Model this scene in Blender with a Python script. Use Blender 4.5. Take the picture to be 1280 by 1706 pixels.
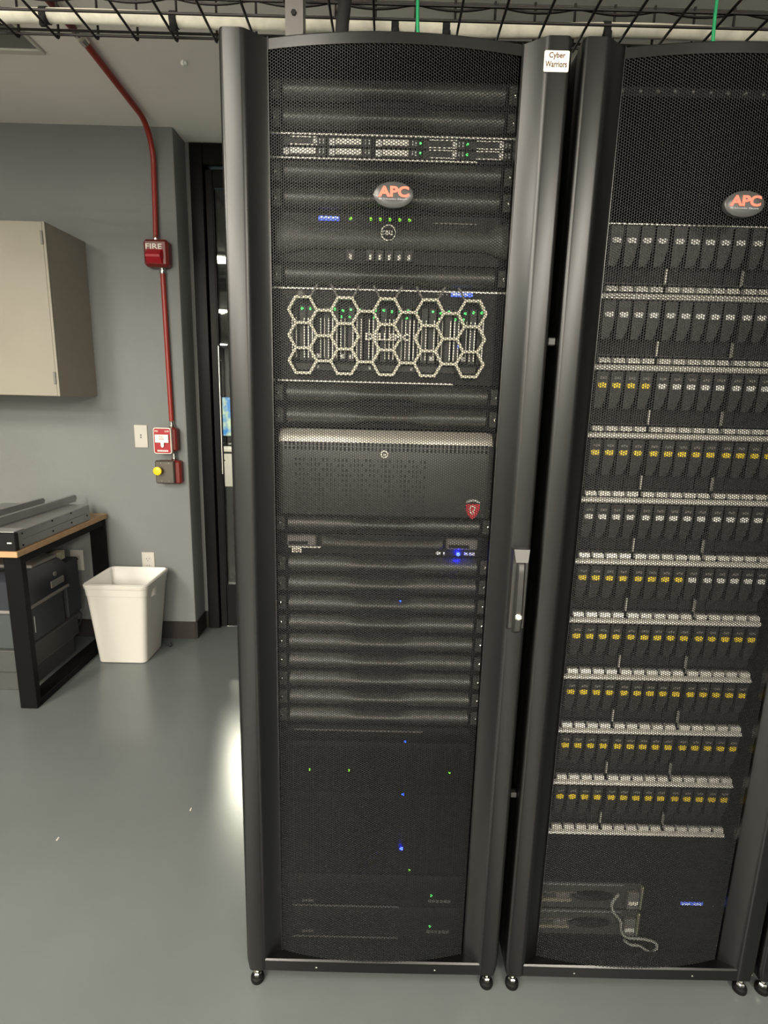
import bpy, bmesh, math, random
import numpy as np
from mathutils import Matrix, Vector

random.seed(7)
for o in list(bpy.data.objects):
    bpy.data.objects.remove(o)
S = bpy.context.scene
COL = S.collection

# ------------------------------------------------------------------ camera
F_PX, YAW, PITCH, ROLL = 934.83, .0027, .2077, .0252
CAM_POS = Vector((.2966, -1.0822, 1.392))
fw = Vector((math.sin(YAW) * math.cos(PITCH), math.cos(YAW) * math.cos(PITCH), -math.sin(PITCH)))
rt = Vector((math.cos(YAW), -math.sin(YAW), 0))
up = rt.cross(fw)
r2 = rt * math.cos(ROLL) + up * math.sin(ROLL)
u2 = -rt * math.sin(ROLL) + up * math.cos(ROLL)
cam_data = bpy.data.cameras.new('camera')
cam_data.sensor_fit = 'HORIZONTAL'
cam_data.sensor_width = 36
cam_data.lens = F_PX * 36 / 1280
cam_data.clip_start = .02
cam = bpy.data.objects.new('camera', cam_data)
COL.objects.link(cam)
cam.matrix_world = Matrix(((r2.x, u2.x, -fw.x, CAM_POS.x), (r2.y, u2.y, -fw.y, CAM_POS.y),
                           (r2.z, u2.z, -fw.z, CAM_POS.z), (0, 0, 0, 1)))
S.camera = cam

# ------------------------------------------------------------------ world, lamps, exposure
world = bpy.data.worlds.new('world')
S.world = world
world.use_nodes = True
world.node_tree.nodes['Background'].inputs[0].default_value = (.02, .02, .022, 1)
world.node_tree.nodes['Background'].inputs[1].default_value = 1.0
S.view_settings.view_transform = 'Standard'
S.view_settings.look = 'None'
S.view_settings.gamma = 1
S.view_settings.use_curve_mapping = False
S.view_settings.exposure = 0.0

CEIL = 2.605
HCEIL = 2.485     # lower ceiling of the hall behind the door
WARM = (1, .93, .80)
# recessed ceiling lights of the room (all outside the frame): centre x, y, size x, size y, watts
LAMPS = [(-2.1, -1.20, .60, 1.20, 117, 'leftmost of the nearest row'), (-.60, -1.55, .60, 1.20, 28, 'right one of the nearest row'),
         (1.8, -3.4, .60, 1.20, 150, 'right one of the second row'), (-1.5, -3.4, .60, 1.20, 200, 'middle one of the second row'),
         (-2.6, -3.6, .60, 1.20, 140, 'leftmost of the second row'), (1.9, -5.4, .60, 1.20, 180, 'right one of the third row'),
         (-1.2, -5.4, .60, 1.20, 230, 'left one of the third row'), (2.1, -7.4, .60, 1.20, 240, 'right one of the fourth row'),
         (-1.5, -7.4, .60, 1.20, 280, 'left one of the fourth row'), (2.3, -9.4, .60, 1.20, 190, 'right one of the last row'),
         (-1.8, -9.4, .60, 1.20, 300, 'left one of the last row')]
# downlights in the hall behind the glass door
HALL = [(-1.135, 4.0, 210), (-2.03, 7.15, 40), (-3.7, 13.1, 40)]
for i, (x, y, sx, sy, w, where) in enumerate(LAMPS):
    ld = bpy.data.lights.new('ceiling_lamp', 'AREA')
    ld.shape = 'RECTANGLE'
    ld.size, ld.size_y, ld.energy, ld.color = sx, sy, w, WARM
    lo = bpy.data.objects.new('ceiling_lamp', ld)
    lo.location = (x, y, CEIL - .022)
    COL.objects.link(lo)
for x, y, w in HALL:
    ld = bpy.data.lights.new('hall_lamp', 'AREA')
    ld.shape = 'DISK'
    ld.size, ld.energy, ld.color = .30, w, (1, .9, .74)
    lo = bpy.data.objects.new('hall_lamp', ld)
    lo.location = (x, y, HCEIL - .036)
    COL.objects.link(lo)


# ------------------------------------------------------------------ materials
def mat(name, color, rough=.5, metal=0., emit=0., noise=0., nscale=40., bump=0., bscale=200., spec=.5, coat=0.):
    m = bpy.data.materials.new(name)
    m.use_nodes = True
    nt = m.node_tree
    b = nt.nodes['Principled BSDF']
    c = (*color, 1)
    b.inputs['Base Color'].default_value = c
    b.inputs['Roughness'].default_value = rough
    b.inputs['Metallic'].default_value = metal
    b.inputs['Specular IOR Level'].default_value = spec
    if coat:
        b.inputs['Coat Weight'].default_value = coat
        b.inputs['Coat Roughness'].default_value = .12
    if emit:
        b.inputs['Emission Color'].default_value = c
        b.inputs['Emission Strength'].default_value = emit
    if noise or bump:
        tc = nt.nodes.new('ShaderNodeTexCoord')
    if noise:
        n = nt.nodes.new('ShaderNodeTexNoise')
        n.inputs['Scale'].default_value = nscale
        n.inputs['Detail'].default_value = 5
        nt.links.new(tc.outputs['Object'], n.inputs['Vector'])
        r = nt.nodes.new('ShaderNodeMapRange')
        r.inputs['From Min'].default_value = .3
        r.inputs['From Max'].default_value = .7
        r.inputs['To Min'].default_value = 1 - noise
        r.inputs['To Max'].default_value = 1 + noise
        nt.links.new(n.outputs['Fac'], r.inputs['Value'])
        mx = nt.nodes.new('ShaderNodeVectorMath')
        mx.operation = 'SCALE'
        mx.inputs[0].default_value = color
        nt.links.new(r.outputs['Result'], mx.inputs['Scale'])
        nt.links.new(mx.outputs['Vector'], b.inputs['Base Color'])
    if bump:
        n2 = nt.nodes.new('ShaderNodeTexNoise')
        n2.inputs['Scale'].default_value = bscale
        n2.inputs['Detail'].default_value = 3
        nt.links.new(tc.outputs['Object'], n2.inputs['Vector'])
        bp = nt.nodes.new('ShaderNodeBump')
        bp.inputs['Strength'].default_value = bump
        bp.inputs['Distance'].default_value = .002
        nt.links.new(n2.outputs['Fac'], bp.inputs['Height'])
        nt.links.new(bp.outputs['Normal'], b.inputs['Normal'])
    return m


def wood_mat():
    m = mat('plywood', (.42, .25, .12), .5)
    nt = m.node_tree
    b = nt.nodes['Principled BSDF']
    tc = nt.nodes.new('ShaderNodeTexCoord')
    mp = nt.nodes.new('ShaderNodeMapping')
    mp.inputs['Scale'].default_value = (6, 60, 60)
    n = nt.nodes.new('ShaderNodeTexNoise')
    n.inputs['Scale'].default_value = 1.5
    n.inputs['Detail'].default_value = 6
    r = nt.nodes.new('ShaderNodeValToRGB')
    r.color_ramp.elements[0].color = (.30, .17, .08, 1)
    r.color_ramp.elements[1].color = (.50, .32, .17, 1)
    nt.links.new(tc.outputs['Object'], mp.inputs['Vector'])
    nt.links.new(mp.outputs['Vector'], n.inputs['Vector'])
    nt.links.new(n.outputs['Fac'], r.inputs['Fac'])
    nt.links.new(r.outputs['Color'], b.inputs['Base Color'])
    return m


def glass_mat():
    m = bpy.data.materials.new('door_glass')
    m.use_nodes = True
    nt = m.node_tree
    nt.nodes.remove(nt.nodes['Principled BSDF'])
    tr = nt.nodes.new('ShaderNodeBsdfTransparent')
    tr.inputs['Color'].default_value = (.82, .85, .84, 1)
    gl = nt.nodes.new('ShaderNodeBsdfGlossy')
    gl.inputs['Roughness'].default_value = .03
    fr = nt.nodes.new('ShaderNodeFresnel')
    fr.inputs['IOR'].default_value = 1.5
    mx = nt.nodes.new('ShaderNodeMixShader')
    nt.links.new(fr.outputs['Fac'], mx.inputs['Fac'])
    nt.links.new(tr.outputs['BSDF'], mx.inputs[1])
    nt.links.new(gl.outputs['BSDF'], mx.inputs[2])
    nt.links.new(mx.outputs['Shader'], nt.nodes['Material Output'].inputs['Surface'])
    return m


def screen_mat():
    m = bpy.data.materials.new('screen_picture')
    m.use_nodes = True
    nt = m.node_tree
    b = nt.nodes['Principled BSDF']
    b.inputs['Base Color'].default_value = (.02, .02, .02, 1)
    tc = nt.nodes.new('ShaderNodeTexCoord')
    n = nt.nodes.new('ShaderNodeTexNoise')
    n.inputs['Scale'].default_value = 9
    r = nt.nodes.new('ShaderNodeValToRGB')
    r.color_ramp.elements[0].position = .42
    r.color_ramp.elements[0].color = (.03, .30, .75, 1)
    r.color_ramp.elements[1].position = .62
    r.color_ramp.elements[1].color = (.75, .9, .55, 1)
    nt.links.new(tc.outputs['Object'], n.inputs['Vector'])
    nt.links.new(n.outputs['Fac'], r.inputs['Fac'])
    nt.links.new(r.outputs['Color'], b.inputs['Emission Color'])
    b.inputs['Emission Strength'].default_value = 1.2
    return m


M = dict(
    wall=mat('wall_paint_grey', (.160, .168, .165), .55, noise=.04, nscale=3, bump=.15, bscale=120),
    ceil=mat('ceiling_paint', (.80, .765, .71), .8, noise=.03, nscale=2),
    far=mat('far_wall_paint', (.70, .68, .64), .7),
    base=mat('baseboard_vinyl', (.026, .021, .020), .55, spec=.3),
    floor=mat('floor_epoxy', (.104, .115, .114), .26, noise=.06, nscale=2.5, bump=.10, bscale=45, spec=.65),
    rack=mat('rack_black_paint', (.0014, .0014, .0013), .31, bump=.03, bscale=900, spec=.48),
    mesh=mat('door_mesh_paint', (.0015, .0015, .0014), .33, spec=.34),
    inner=mat('rack_inner_black', (.006, .006, .006), .6, spec=.2),
    plastic=mat('filler_black_plastic', (.037, .0355, .033), .36, spec=1., bump=.12, bscale=1200),
    plastic2=mat('bezel_dark_plastic', (.075, .072, .068), .45),
    dark=mat('server_dark_face', (.006, .006, .0062), .45, spec=.25),
    low=mat('power_unit_black', (.003, .003, .003), .5, spec=.12),
    chassis=mat('chassis_zinc', (.42, .42, .42), .42, .6),
    case_lit=mat('case_highlight_grey', (.62, .59, .52), .34, .4),
    carrier=mat('carrier_black_plastic', (.017, .0165, .016), .42, spec=.5, bump=.1, bscale=900),
    rubber=mat('foot_black_rubber', (.004, .004, .004), .6, spec=.12),
    silver=mat('silver_trim', (.88, .86, .79), .36, .3),
    latch=mat('latch_light_grey', (.86, .86, .82), .4, 0),
    yellow=mat('latch_yellow', (.95, .70, .02), .4),
    chrome=mat('chrome', (.8, .79, .74), .18, 1.),
    hexsil=mat('bezel_lattice_silver', (.86, .82, .66), .45, .1),
    greyp=mat('handle_grey_plastic', (.17, .16, .15), .45),
    hgrip=mat('handle_black_plastic', (.022, .021, .020), .4),
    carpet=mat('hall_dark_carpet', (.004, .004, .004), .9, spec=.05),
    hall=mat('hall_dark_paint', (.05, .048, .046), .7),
    badge=mat('badge_dark_grey', (.055, .055, .055), .28),
    apcred=mat('badge_letter_red', (.85, .17, .11), .4),
    textg=mat('badge_small_print_grey', (.42, .40, .45), .5),
    white=mat('white_plastic', (.51, .49, .445), .45),
    sticker=mat('sticker_cream', (.93, .90, .79), .6),
    stext=mat('sticker_print_brown', (.10, .03, .02), .7, spec=.2),
    bin=mat('bin_white_plastic', (.50, .48, .44), .42),
    liner=mat('bin_liner_film', (.78, .76, .72), .3),
    cab=mat('cabinet_beige_laminate', (.272, .249, .202), .5, noise=.03, nscale=6),
    cabs=mat('cabinet_side_laminate', (.30, .27, .225), .55),
    red=mat('red_enamel', (.15, .016, .012), .33),
    redc=mat('conduit_red_paint', (.27, .024, .016), .36),
    redp=mat('pull_station_red', (.36, .008, .018), .35),
    yel=mat('button_yellow', (.85, .55, .01), .4),
    steel=mat('brushed_steel_plate', (.12, .105, .09), .38, .6),
    iron=mat('table_black_steel', (.003, .003, .003), .55, spec=.12),
    wire=mat('tray_black_wire', (.020, .013, .013), .45),
    bundle=mat('cable_bundle_white', (.90, .855, .72), .6, noise=.18, nscale=25),
    strap=mat('strap_black', (.012, .012, .012), .8),
    green=mat('cable_green', (.01, .33, .12), .45),
    dkred=mat('conduit_dark_red', (.12, .02, .02), .5),
    jamb=mat('door_frame_black', (.003, .003, .003), .35, spec=.12),
    glass=glass_mat(),
    screen=screen_mat(),
    lg=mat('led_green', (.10, 1., .18), emit=1.6),
    lgy=mat('led_lime', (.28, 1., .05), emit=1.3),
    lb=mat('led_blue', (.02, .10, 1.), emit=4),
    lbb=mat('led_blue_bright', (.0022, .0042, 1.), emit=260),
    lcd=mat('lcd_blue', (.10, .18, .95), emit=.9),
    lcdt=mat('lcd_text_pale', (.65, .75, 1.), emit=1.0),
    diffuser=mat('lamp_diffuser', (1., .93, .8), emit=6),
    trimw=mat('white_trim', (.55, .53, .47), .5),
    cable=mat('grey_cable', (.50, .50, .47), .5),
    box1=mat('box_grey', (.05, .05, .047), .5),
    box2=mat('printer_navy', (.02, .022, .03), .4),
    box3=mat('box_bluegrey', (.042, .049, .051), .5),
    srvgrey=mat('galvanised_steel', (.34, .34, .34), .38, .75, noise=.08, nscale=10),
    wood=wood_mat(),
    shield=mat('shield_red', (.55, .02, .035), .4),
    port=mat('port_gold_grey', (.42, .40, .30), .4, .5),
    hole=mat('recess_shade_black', (.004, .004, .004), .8),  # near-black stands in for the shade inside slots and carrier gaps
)

# ------------------------------------------------------------------ builders
ORIG = {}


def org(parent):
    return ORIG.get(parent.name, Vector((0, 0, 0))) if parent else Vector((0, 0, 0))


class MB:
    """collects shapes (world coordinates) and links them as ONE mesh object"""

    def __init__(self):
        self.v, self.f = [], []

    def add(self, v, f):
        n = len(self.v)
        self.v += [tuple(p) for p in v]
        self.f += [tuple(i + n for i in q) for q in f]
        return self

    def box(self, x0, x1, y0, y1, z0, z1, c=0.):
        c = min(c, .45 * min(x1 - x0, y1 - y0, z1 - z0))
        if c <= 0:
            v = [(x, y, z) for z in (z0, z1) for y in (y0, y1) for x in (x0, x1)]
            f = [(0, 2, 3, 1), (4, 5, 7, 6), (0, 1, 5, 4), (2, 6, 7, 3), (0, 4, 6, 2), (1, 3, 7, 5)]
            return self.add(v, f)
        v, idx = [], {}
        L, H = (x0, y0, z0), (x1, y1, z1)
        for s in [(a, b, d) for a in (0, 1) for b in (0, 1) for d in (0, 1)]:
            for ax in range(3):
                p = [H[i] if s[i] else L[i] for i in range(3)]
                for i in range(3):
                    if i != ax:
                        p[i] += -c if s[i] else c
                idx[s, ax] = len(v)
                v.append(p)
        f = []
        for ax in range(3):
            o = [i for i in range(3) if i != ax]
            for sd in (0, 1):
                q = []
                for a, b in ((0, 0), (1, 0), (1, 1), (0, 1)):
                    s = [0, 0, 0]
                    s[ax], s[o[0]], s[o[1]] = sd, a, b
                    q.append(idx[tuple(s), ax])
                f.append(tuple(q))
            for a in (0, 1):
                for b in (0, 1):
                    s0, s1 = [0, 0, 0], [0, 0, 0]
                    s0[o[0]] = s1[o[0]] = a
                    s0[o[1]] = s1[o[1]] = b
                    s1[ax] = 1
                    s0, s1 = tuple(s0), tuple(s1)
                    f.append((idx[s0, o[0]], idx[s1, o[0]], idx[s1, o[1]], idx[s0, o[1]]))
        for s in [(a, b, d) for a in (0, 1) for b in (0, 1) for d in (0, 1)]:
            f.append((idx[s, 0], idx[s, 1], idx[s, 2]))
        return self.add(v, f)

    def cyl(self, p0, p1, r0, r1=None, n=16, cap=True):
        r1 = r0 if r1 is None else r1
        p0, p1 = Vector(p0), Vector(p1)
        d = (p1 - p0).normalized()
        a = d.orthogonal().normalized()
        b = d.cross(a)
        v = []
        for p, r in ((p0, r0), (p1, r1)):
            for i in range(n):
                t = 2 * math.pi * i / n
                v.append(p + a * (r * math.cos(t)) + b * (r * math.sin(t)))
        f = [(i, (i + 1) % n, n + (i + 1) % n, n + i) for i in range(n)]
        if cap:
            f += [tuple(range(n - 1, -1, -1)), tuple(range(n, 2 * n))]
        return self.add(v, f)

    def lathe(self, c, prof, axis='z', n=20):
        """prof: list of (radius, height along the axis)"""
        c = Vector(c)
        v = []
        for r, h in prof:
            for i in range(n):
                t = 2 * math.pi * i / n
                p = {'z': (r * math.cos(t), r * math.sin(t), h), 'y': (r * math.cos(t), h, r * math.sin(t))}[axis]
                v.append(c + Vector(p))
        k = len(prof)
        f = [(j * n + i, j * n + (i + 1) % n, (j + 1) * n + (i + 1) % n, (j + 1) * n + i)
             for j in range(k - 1) for i in range(n)]
        f += [tuple(range(n - 1, -1, -1)), tuple(range((k - 1) * n, k * n))]
        return self.add(v, f)

    def tube(self, pts, r, n=8):
        pts = [Vector(p) for p in pts]
        v = []
        a = None
        for i, p in enumerate(pts):
            d = (pts[min(i + 1, len(pts) - 1)] - pts[max(i - 1, 0)]).normalized()
            a = d.orthogonal() if a is None else a - d * a.dot(d)
            a.normalize()
            b = d.cross(a)
            for j in range(n):
                t = 2 * math.pi * j / n
                v.append(p + a * (r * math.cos(t)) + b * (r * math.sin(t)))
        k = len(pts)
        f = [(i * n + j, i * n + (j + 1) % n, (i + 1) * n + (j + 1) % n, (i + 1) * n + j)
             for i in range(k - 1) for j in range(n)]
        f += [tuple(range(n - 1, -1, -1)), tuple(range((k - 1) * n, k * n))]
        return self.add(v, f)

    def loft(self, rings, cap=True):
        """rings: closed loops with the same number of points"""
        n = len(rings[0])
        v = [p for r in rings for p in r]
        f = [(i * n + j, i * n + (j + 1) % n, (i + 1) * n + (j + 1) % n, (i + 1) * n + j)
             for i in range(len(rings) - 1) for j in range(n)]
        if cap:
            f += [tuple(range(n - 1, -1, -1)), tuple(range((len(rings) - 1) * n, len(rings) * n))]
        return self.add(v, f)

    def prism(self, poly, y0, y1):
        """polygon in x,z extruded along y"""
        return self.loft([[(x, y0, z) for x, z in poly], [(x, y1, z) for x, z in poly]])

    def build(self, name, m, parent=None, smooth=None, **kw):
        o0 = org(parent)
        me = bpy.data.meshes.new(name)
        me.from_pydata([(x - o0.x, y - o0.y, z - o0.z) for x, y, z in self.v], [], self.f)
        bm = bmesh.new()
        bm.from_mesh(me)
        bmesh.ops.recalc_face_normals(bm, faces=bm.faces)
        bm.to_mesh(me)
        bm.free()
        me.materials.append(m)
        if smooth:
            me.polygons.foreach_set('use_smooth', [True] * len(me.polygons))
            me.set_sharp_from_angle(angle=math.radians(smooth))
        return link(name, me, parent, **kw)


def link(name, me, parent=None, **kw):
    o = bpy.data.objects.new(name, me)
    COL.objects.link(o)
    if parent:
        o.parent = parent
        ORIG[o.name] = org(parent)
    for k, val in kw.items():
        o[k] = val
    return o


def thing(name, label, cat, loc=(0, 0, 0), group=None):
    o = bpy.data.objects.new(name, None)
    o.empty_display_size = .05
    COL.objects.link(o)
    o.location = loc
    ORIG[o.name] = Vector(loc)
    tag(o, label, cat, group)
    return o


def tag(o, label, cat, group=None):
    o['label'] = label
    o['category'] = cat
    if group:
        o['group'] = group
    return o


def dup(root, loc, label=None, skip=()):
    r = root.copy()
    COL.objects.link(r)
    r.location = loc
    ORIG[r.name] = Vector(loc)
    if label:
        r['label'] = label
    for ch in list(root.children):
        if ch.name.split('.')[0] in skip:
            continue
        c = ch.copy()
        COL.objects.link(c)
        c.parent = r
        ORIG[c.name] = ORIG[r.name]
        for g in list(ch.children):
            d = g.copy()
            COL.objects.link(d)
            d.parent = c
            ORIG[d.name] = ORIG[r.name]
    return r


def struct(o):
    o['kind'] = 'structure'
    return o


TXT = {}


def text(name, body, cx, cz, y, w, h, m, parent, ext=.0006, shear=0., bold=0., normal='-y'):
    """flat lettering facing -y, fitted in a w by h box centred on cx, cz"""
    cu = bpy.data.curves.new('lettering', 'FONT')
    cu.body = body
    cu.align_x = 'CENTER'
    cu.extrude = .0
    cu.offset = bold
    cu.shear = shear
    cu.resolution_u = 4
    to = bpy.data.objects.new('lettering', cu)
    COL.objects.link(to)
    dg = bpy.context.evaluated_depsgraph_get()
    me = bpy.data.meshes.new_from_object(to.evaluated_get(dg))
    bpy.data.objects.remove(to)
    vs = [v.co.copy() for v in me.vertices]
    fs = [tuple(p.vertices) for p in me.polygons]
    bpy.data.meshes.remove(me)
    x0, x1 = min(v.x for v in vs), max(v.x for v in vs)
    y0, y1 = min(v.y for v in vs), max(v.y for v in vs)
    mb = MB()
    n = len(vs)
    P = [(cx + (v.x - (x0 + x1) / 2) / (x1 - x0) * w, cz + (v.y - (y0 + y1) / 2) / (y1 - y0) * h) for v in vs]
    front = [(a, y - ext, b) for a, b in P]
    back = [(a, y, b) for a, b in P]
    edges = {}
    for q in fs:
        for i in range(len(q)):
            e = (q[i], q[(i + 1) % len(q)])
            edges[e] = 1
    side = [(a, b, b + n, a + n) for (a, b) in edges if (b, a) not in edges]
    mb.add(front + back, [tuple(q) for q in fs] + side)
    return mb.build(name, m, parent)


def led(x, z, y, r, m, parent):
    return MB().lathe((x, y, z), [(r, .001), (r, -.0008), (r * .6, -.0022)], 'y', 10).build('indicator_led', m, parent)


# ------------------------------------------------------------------ room shell
XL, XR, YF, YB = -3.3, 3.6, -10.6, 1.898
struct(MB().box(-7, 4, YF - .1, 2.13, -.12, 0).build('floor', M['floor']))
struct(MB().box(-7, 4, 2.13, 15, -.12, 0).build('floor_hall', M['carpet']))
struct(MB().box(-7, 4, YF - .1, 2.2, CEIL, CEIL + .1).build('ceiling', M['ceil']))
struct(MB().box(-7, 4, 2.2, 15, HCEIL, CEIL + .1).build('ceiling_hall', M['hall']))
# grey wall with a return of about 16 cm beside the glass door
struct(MB().add([], []).loft([[(x, y, z) for x, y in
       [(XL, YB), (-.757, YB), (-.7485, YB + .003), (-.745, YB + .012), (-.745, 2.062), (-.66, 2.062), (-.66, 2.2), (XL, 2.2)]]
       for z in (0, CEIL)]).build('wall_back', M['wall'], smooth=40))
struct(MB().box(.42, XR, 2.062, 2.2, 0, CEIL).build('wall_back_right', M['wall']))
struct(MB().box(XL - .1, XL, YF, 2.2, 0, CEIL).build('wall_left', M['wall']))
struct(MB().box(XR, XR + .1, YF, 2.2, 0, CEIL).build('wall_right', M['wall']))
struct(MB().box(XL, XR, YF - .1, YF, 0, CEIL).build('wall_front', M['far']))
struct(MB().loft([[(x, y, z) for x, y in [(XL, YB), (XL, YB - .007), (-.752, YB - .007), (-.738, YB), (-.738, 2.055),
       (-.70, 2.055), (-.70, 2.062), (-.745, 2.062), (-.745, YB)]] for z in (0, .098, .102)]).build('baseboard_back', M['base']))
# hall behind the door
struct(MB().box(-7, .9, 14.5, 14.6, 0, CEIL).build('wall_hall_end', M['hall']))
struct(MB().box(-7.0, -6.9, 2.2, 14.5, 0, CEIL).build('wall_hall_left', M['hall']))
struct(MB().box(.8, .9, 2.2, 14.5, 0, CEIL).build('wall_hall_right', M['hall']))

# black framed glass door
d = thing('door_1', '', 'door', (-.69, 2.07, 0))
del d['label'], d['category']
struct(d)
(MB().box(-.722, -.655, 2.045, 2.13, 0, 2.600, .004).box(.355, .42, 2.045, 2.13, 0, 2.600, .004)
 .box(-.655, .355, 2.045, 2.13, 2.50, 2.600, .004)).build('door_frame', M['jamb'], d)
(MB().box(-.65, -.612, 2.06, 2.105, .01, 2.485, .003).box(.30, .35, 2.06, 2.105, .01, 2.485, .003)
 .box(-.612, .30, 2.06, 2.105, 2.40, 2.485, .003).box(-.612, .30, 2.06, 2.105, .01, .27, .003)).build('door_leaf', M['jamb'], d)
MB().box(-.612, .30, 2.079, 2.086, .27, 2.40).build('glass_pane', M['glass'], d)
MB().box(-.6115, -.607, 2.055, 2.06, .27, 2.40).build('glazing_bead', M['jamb'], d)
MB().cyl((-.603, 2.035, .93), (-.603, 2.035, 1.62), .006).cyl((-.603, 2.035, 1.0), (-.603, 2.079, 1.0), .004).cyl((-.603, 2.035, 1.55), (-.603, 2.079, 1.55), .004).build('pull_handle', M['chrome'], d, smooth=40)


# ------------------------------------------------------------------ ceiling lights
for i, (x, y, sx, sy, w, where) in enumerate(LAMPS):
    t = thing('ceiling_light', 'recessed rectangular ceiling light behind the camera, ' +
              where, 'light', (x, y, CEIL))
    f = .03
    (MB().box(x - sx / 2 - f, x - sx / 2, y - sy / 2 - f, y + sy / 2 + f, CEIL - .02, CEIL)
     .box(x + sx / 2, x + sx / 2 + f, y - sy / 2 - f, y + sy / 2 + f, CEIL - .02, CEIL)
     .box(x - sx / 2, x + sx / 2, y - sy / 2 - f, y - sy / 2, CEIL - .02, CEIL)
     .box(x - sx / 2, x + sx / 2, y + sy / 2, y + sy / 2 + f, CEIL - .02, CEIL)).build('frame', M['trimw'], t)
    MB().box(x - sx / 2, x + sx / 2, y - sy / 2, y + sy / 2, CEIL - .018, CEIL - .004).build('diffuser', M['diffuser'], t)
for i, (x, y, w) in enumerate(HALL):
    t = thing('downlight', ['bright round downlight seen through the glass, nearest and highest',
                            'bright round downlight seen through the glass, middle one',
                            'bright round downlight seen through the glass, farthest and lowest'][i], 'light', (x, y, HCEIL))
    MB().lathe((x, y, HCEIL), [(.16, 0), (.16, -.012), (.13, -.016)], 'z', 24).build('ring', M['trimw'], t)
    hb = bpy.data.materials.get('hall_bulb') or mat('hall_bulb', (1., .9, .74), emit=30)
    MB().lathe((x, y, HCEIL - .0165), [(.12, 0), (.11, -.010), (.05, -.016)], 'z', 20).build('bulb', hb, t)

# hall contents glimpsed through the pane
t = thing('desk', 'pale desk standing in the hall behind the glass door', 'desk', (-1.6, 5.6, 0))
MB().box(-2.4, -.9, 5.3, 6.0, .70, .74, .004).build('desk_top', M['white'], t)
for lx in (-2.35, -1.0):
    for ly in (5.35, 5.9):
        MB().box(lx, lx + .05, ly, ly + .05, 0, .70).build('leg', M['iron'], t)
MB().box(-2.2, -1.1, 5.32, 5.34, .30, .70).build('modesty_panel', M['white'], t)
t = thing('monitor', 'monitor with a blue and green picture on the desk behind the glass', 'monitor', (-1.6, 5.6, .74))
MB().box(-2.0, -1.2, 5.60, 5.64, .84, 1.32, .006).build('housing', M['jamb'], t)
MB().box(-1.985, -1.215, 5.594, 5.60, .86, 1.305).build('screen', M['screen'], t)
MB().cyl((-1.6, 5.66, .76), (-1.6, 5.66, 1.0), .025).box(-1.75, -1.45, 5.55, 5.75, .74, .76, .003).build('stand', M['jamb'], t)

# ------------------------------------------------------------------ perforated door panel (shared by the racks)
DX0, DX1, DZ0, DZ1 = .080, .5145, .072, 1.967


def bow(x):
    u = (x - .2975) / .2175
    return .026 - .027 * max(0., 1 - u * u)


def perforated_mesh():
    s = .00280
    px, pz = 1.5 * s, math.sqrt(3) * s
    nx, nz = int((DX1 - DX0) / px), int((DZ1 - DZ0) / pz)
    ii, jj = np.meshgrid(np.arange(nx), np.arange(nz), indexing='ij')
    cx = DX0 + (ii.ravel() + .5) * px
    cz = DZ0 + (jj.ravel() + .5 + .5 * (ii.ravel() % 2)) * pz
    a = np.arange(6) * math.pi / 3
    ca, sa = np.cos(a), np.sin(a)
    k = .79
    N = len(cx)

    def ring(r, dy):
        x = cx[:, None] + r * ca
        z = np.clip(cz[:, None] + r * sa, DZ0, DZ1)
        u = (x - .2975) / .2175
        y = .026 - .027 * np.maximum(0, 1 - u * u) + dy
        return np.stack([x, y, z], -1)
    V = np.concatenate([ring(s, 0), ring(s * k, 0), ring(s * k, .0013)], 1)        # N,18,3
    i0 = np.arange(6)
    i1 = (i0 + 1) % 6
    fr = np.stack([i0, i1, 6 + i1, 6 + i0], -1)
    wl = np.stack([6 + i0, 6 + i1, 12 + i1, 12 + i0], -1)
    Fq = np.concatenate([fr, wl], 0)
    F = (Fq[None] + (np.arange(N) * 18)[:, None, None]).reshape(-1, 4)
    me = bpy.data.meshes.new('perforated_panel')
    me.vertices.add(N * 18)
    me.vertices.foreach_set('co', V.reshape(-1).astype(np.float32))
    me.loops.add(F.size)
    me.loops.foreach_set('vertex_index', F.reshape(-1).astype(np.int32))
    me.polygons.add(len(F))
    me.polygons.foreach_set('loop_start', (np.arange(len(F)) * 4).astype(np.int32))
    me.update(calc_edges=True)
    me.materials.append(M['mesh'])
    return me


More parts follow.
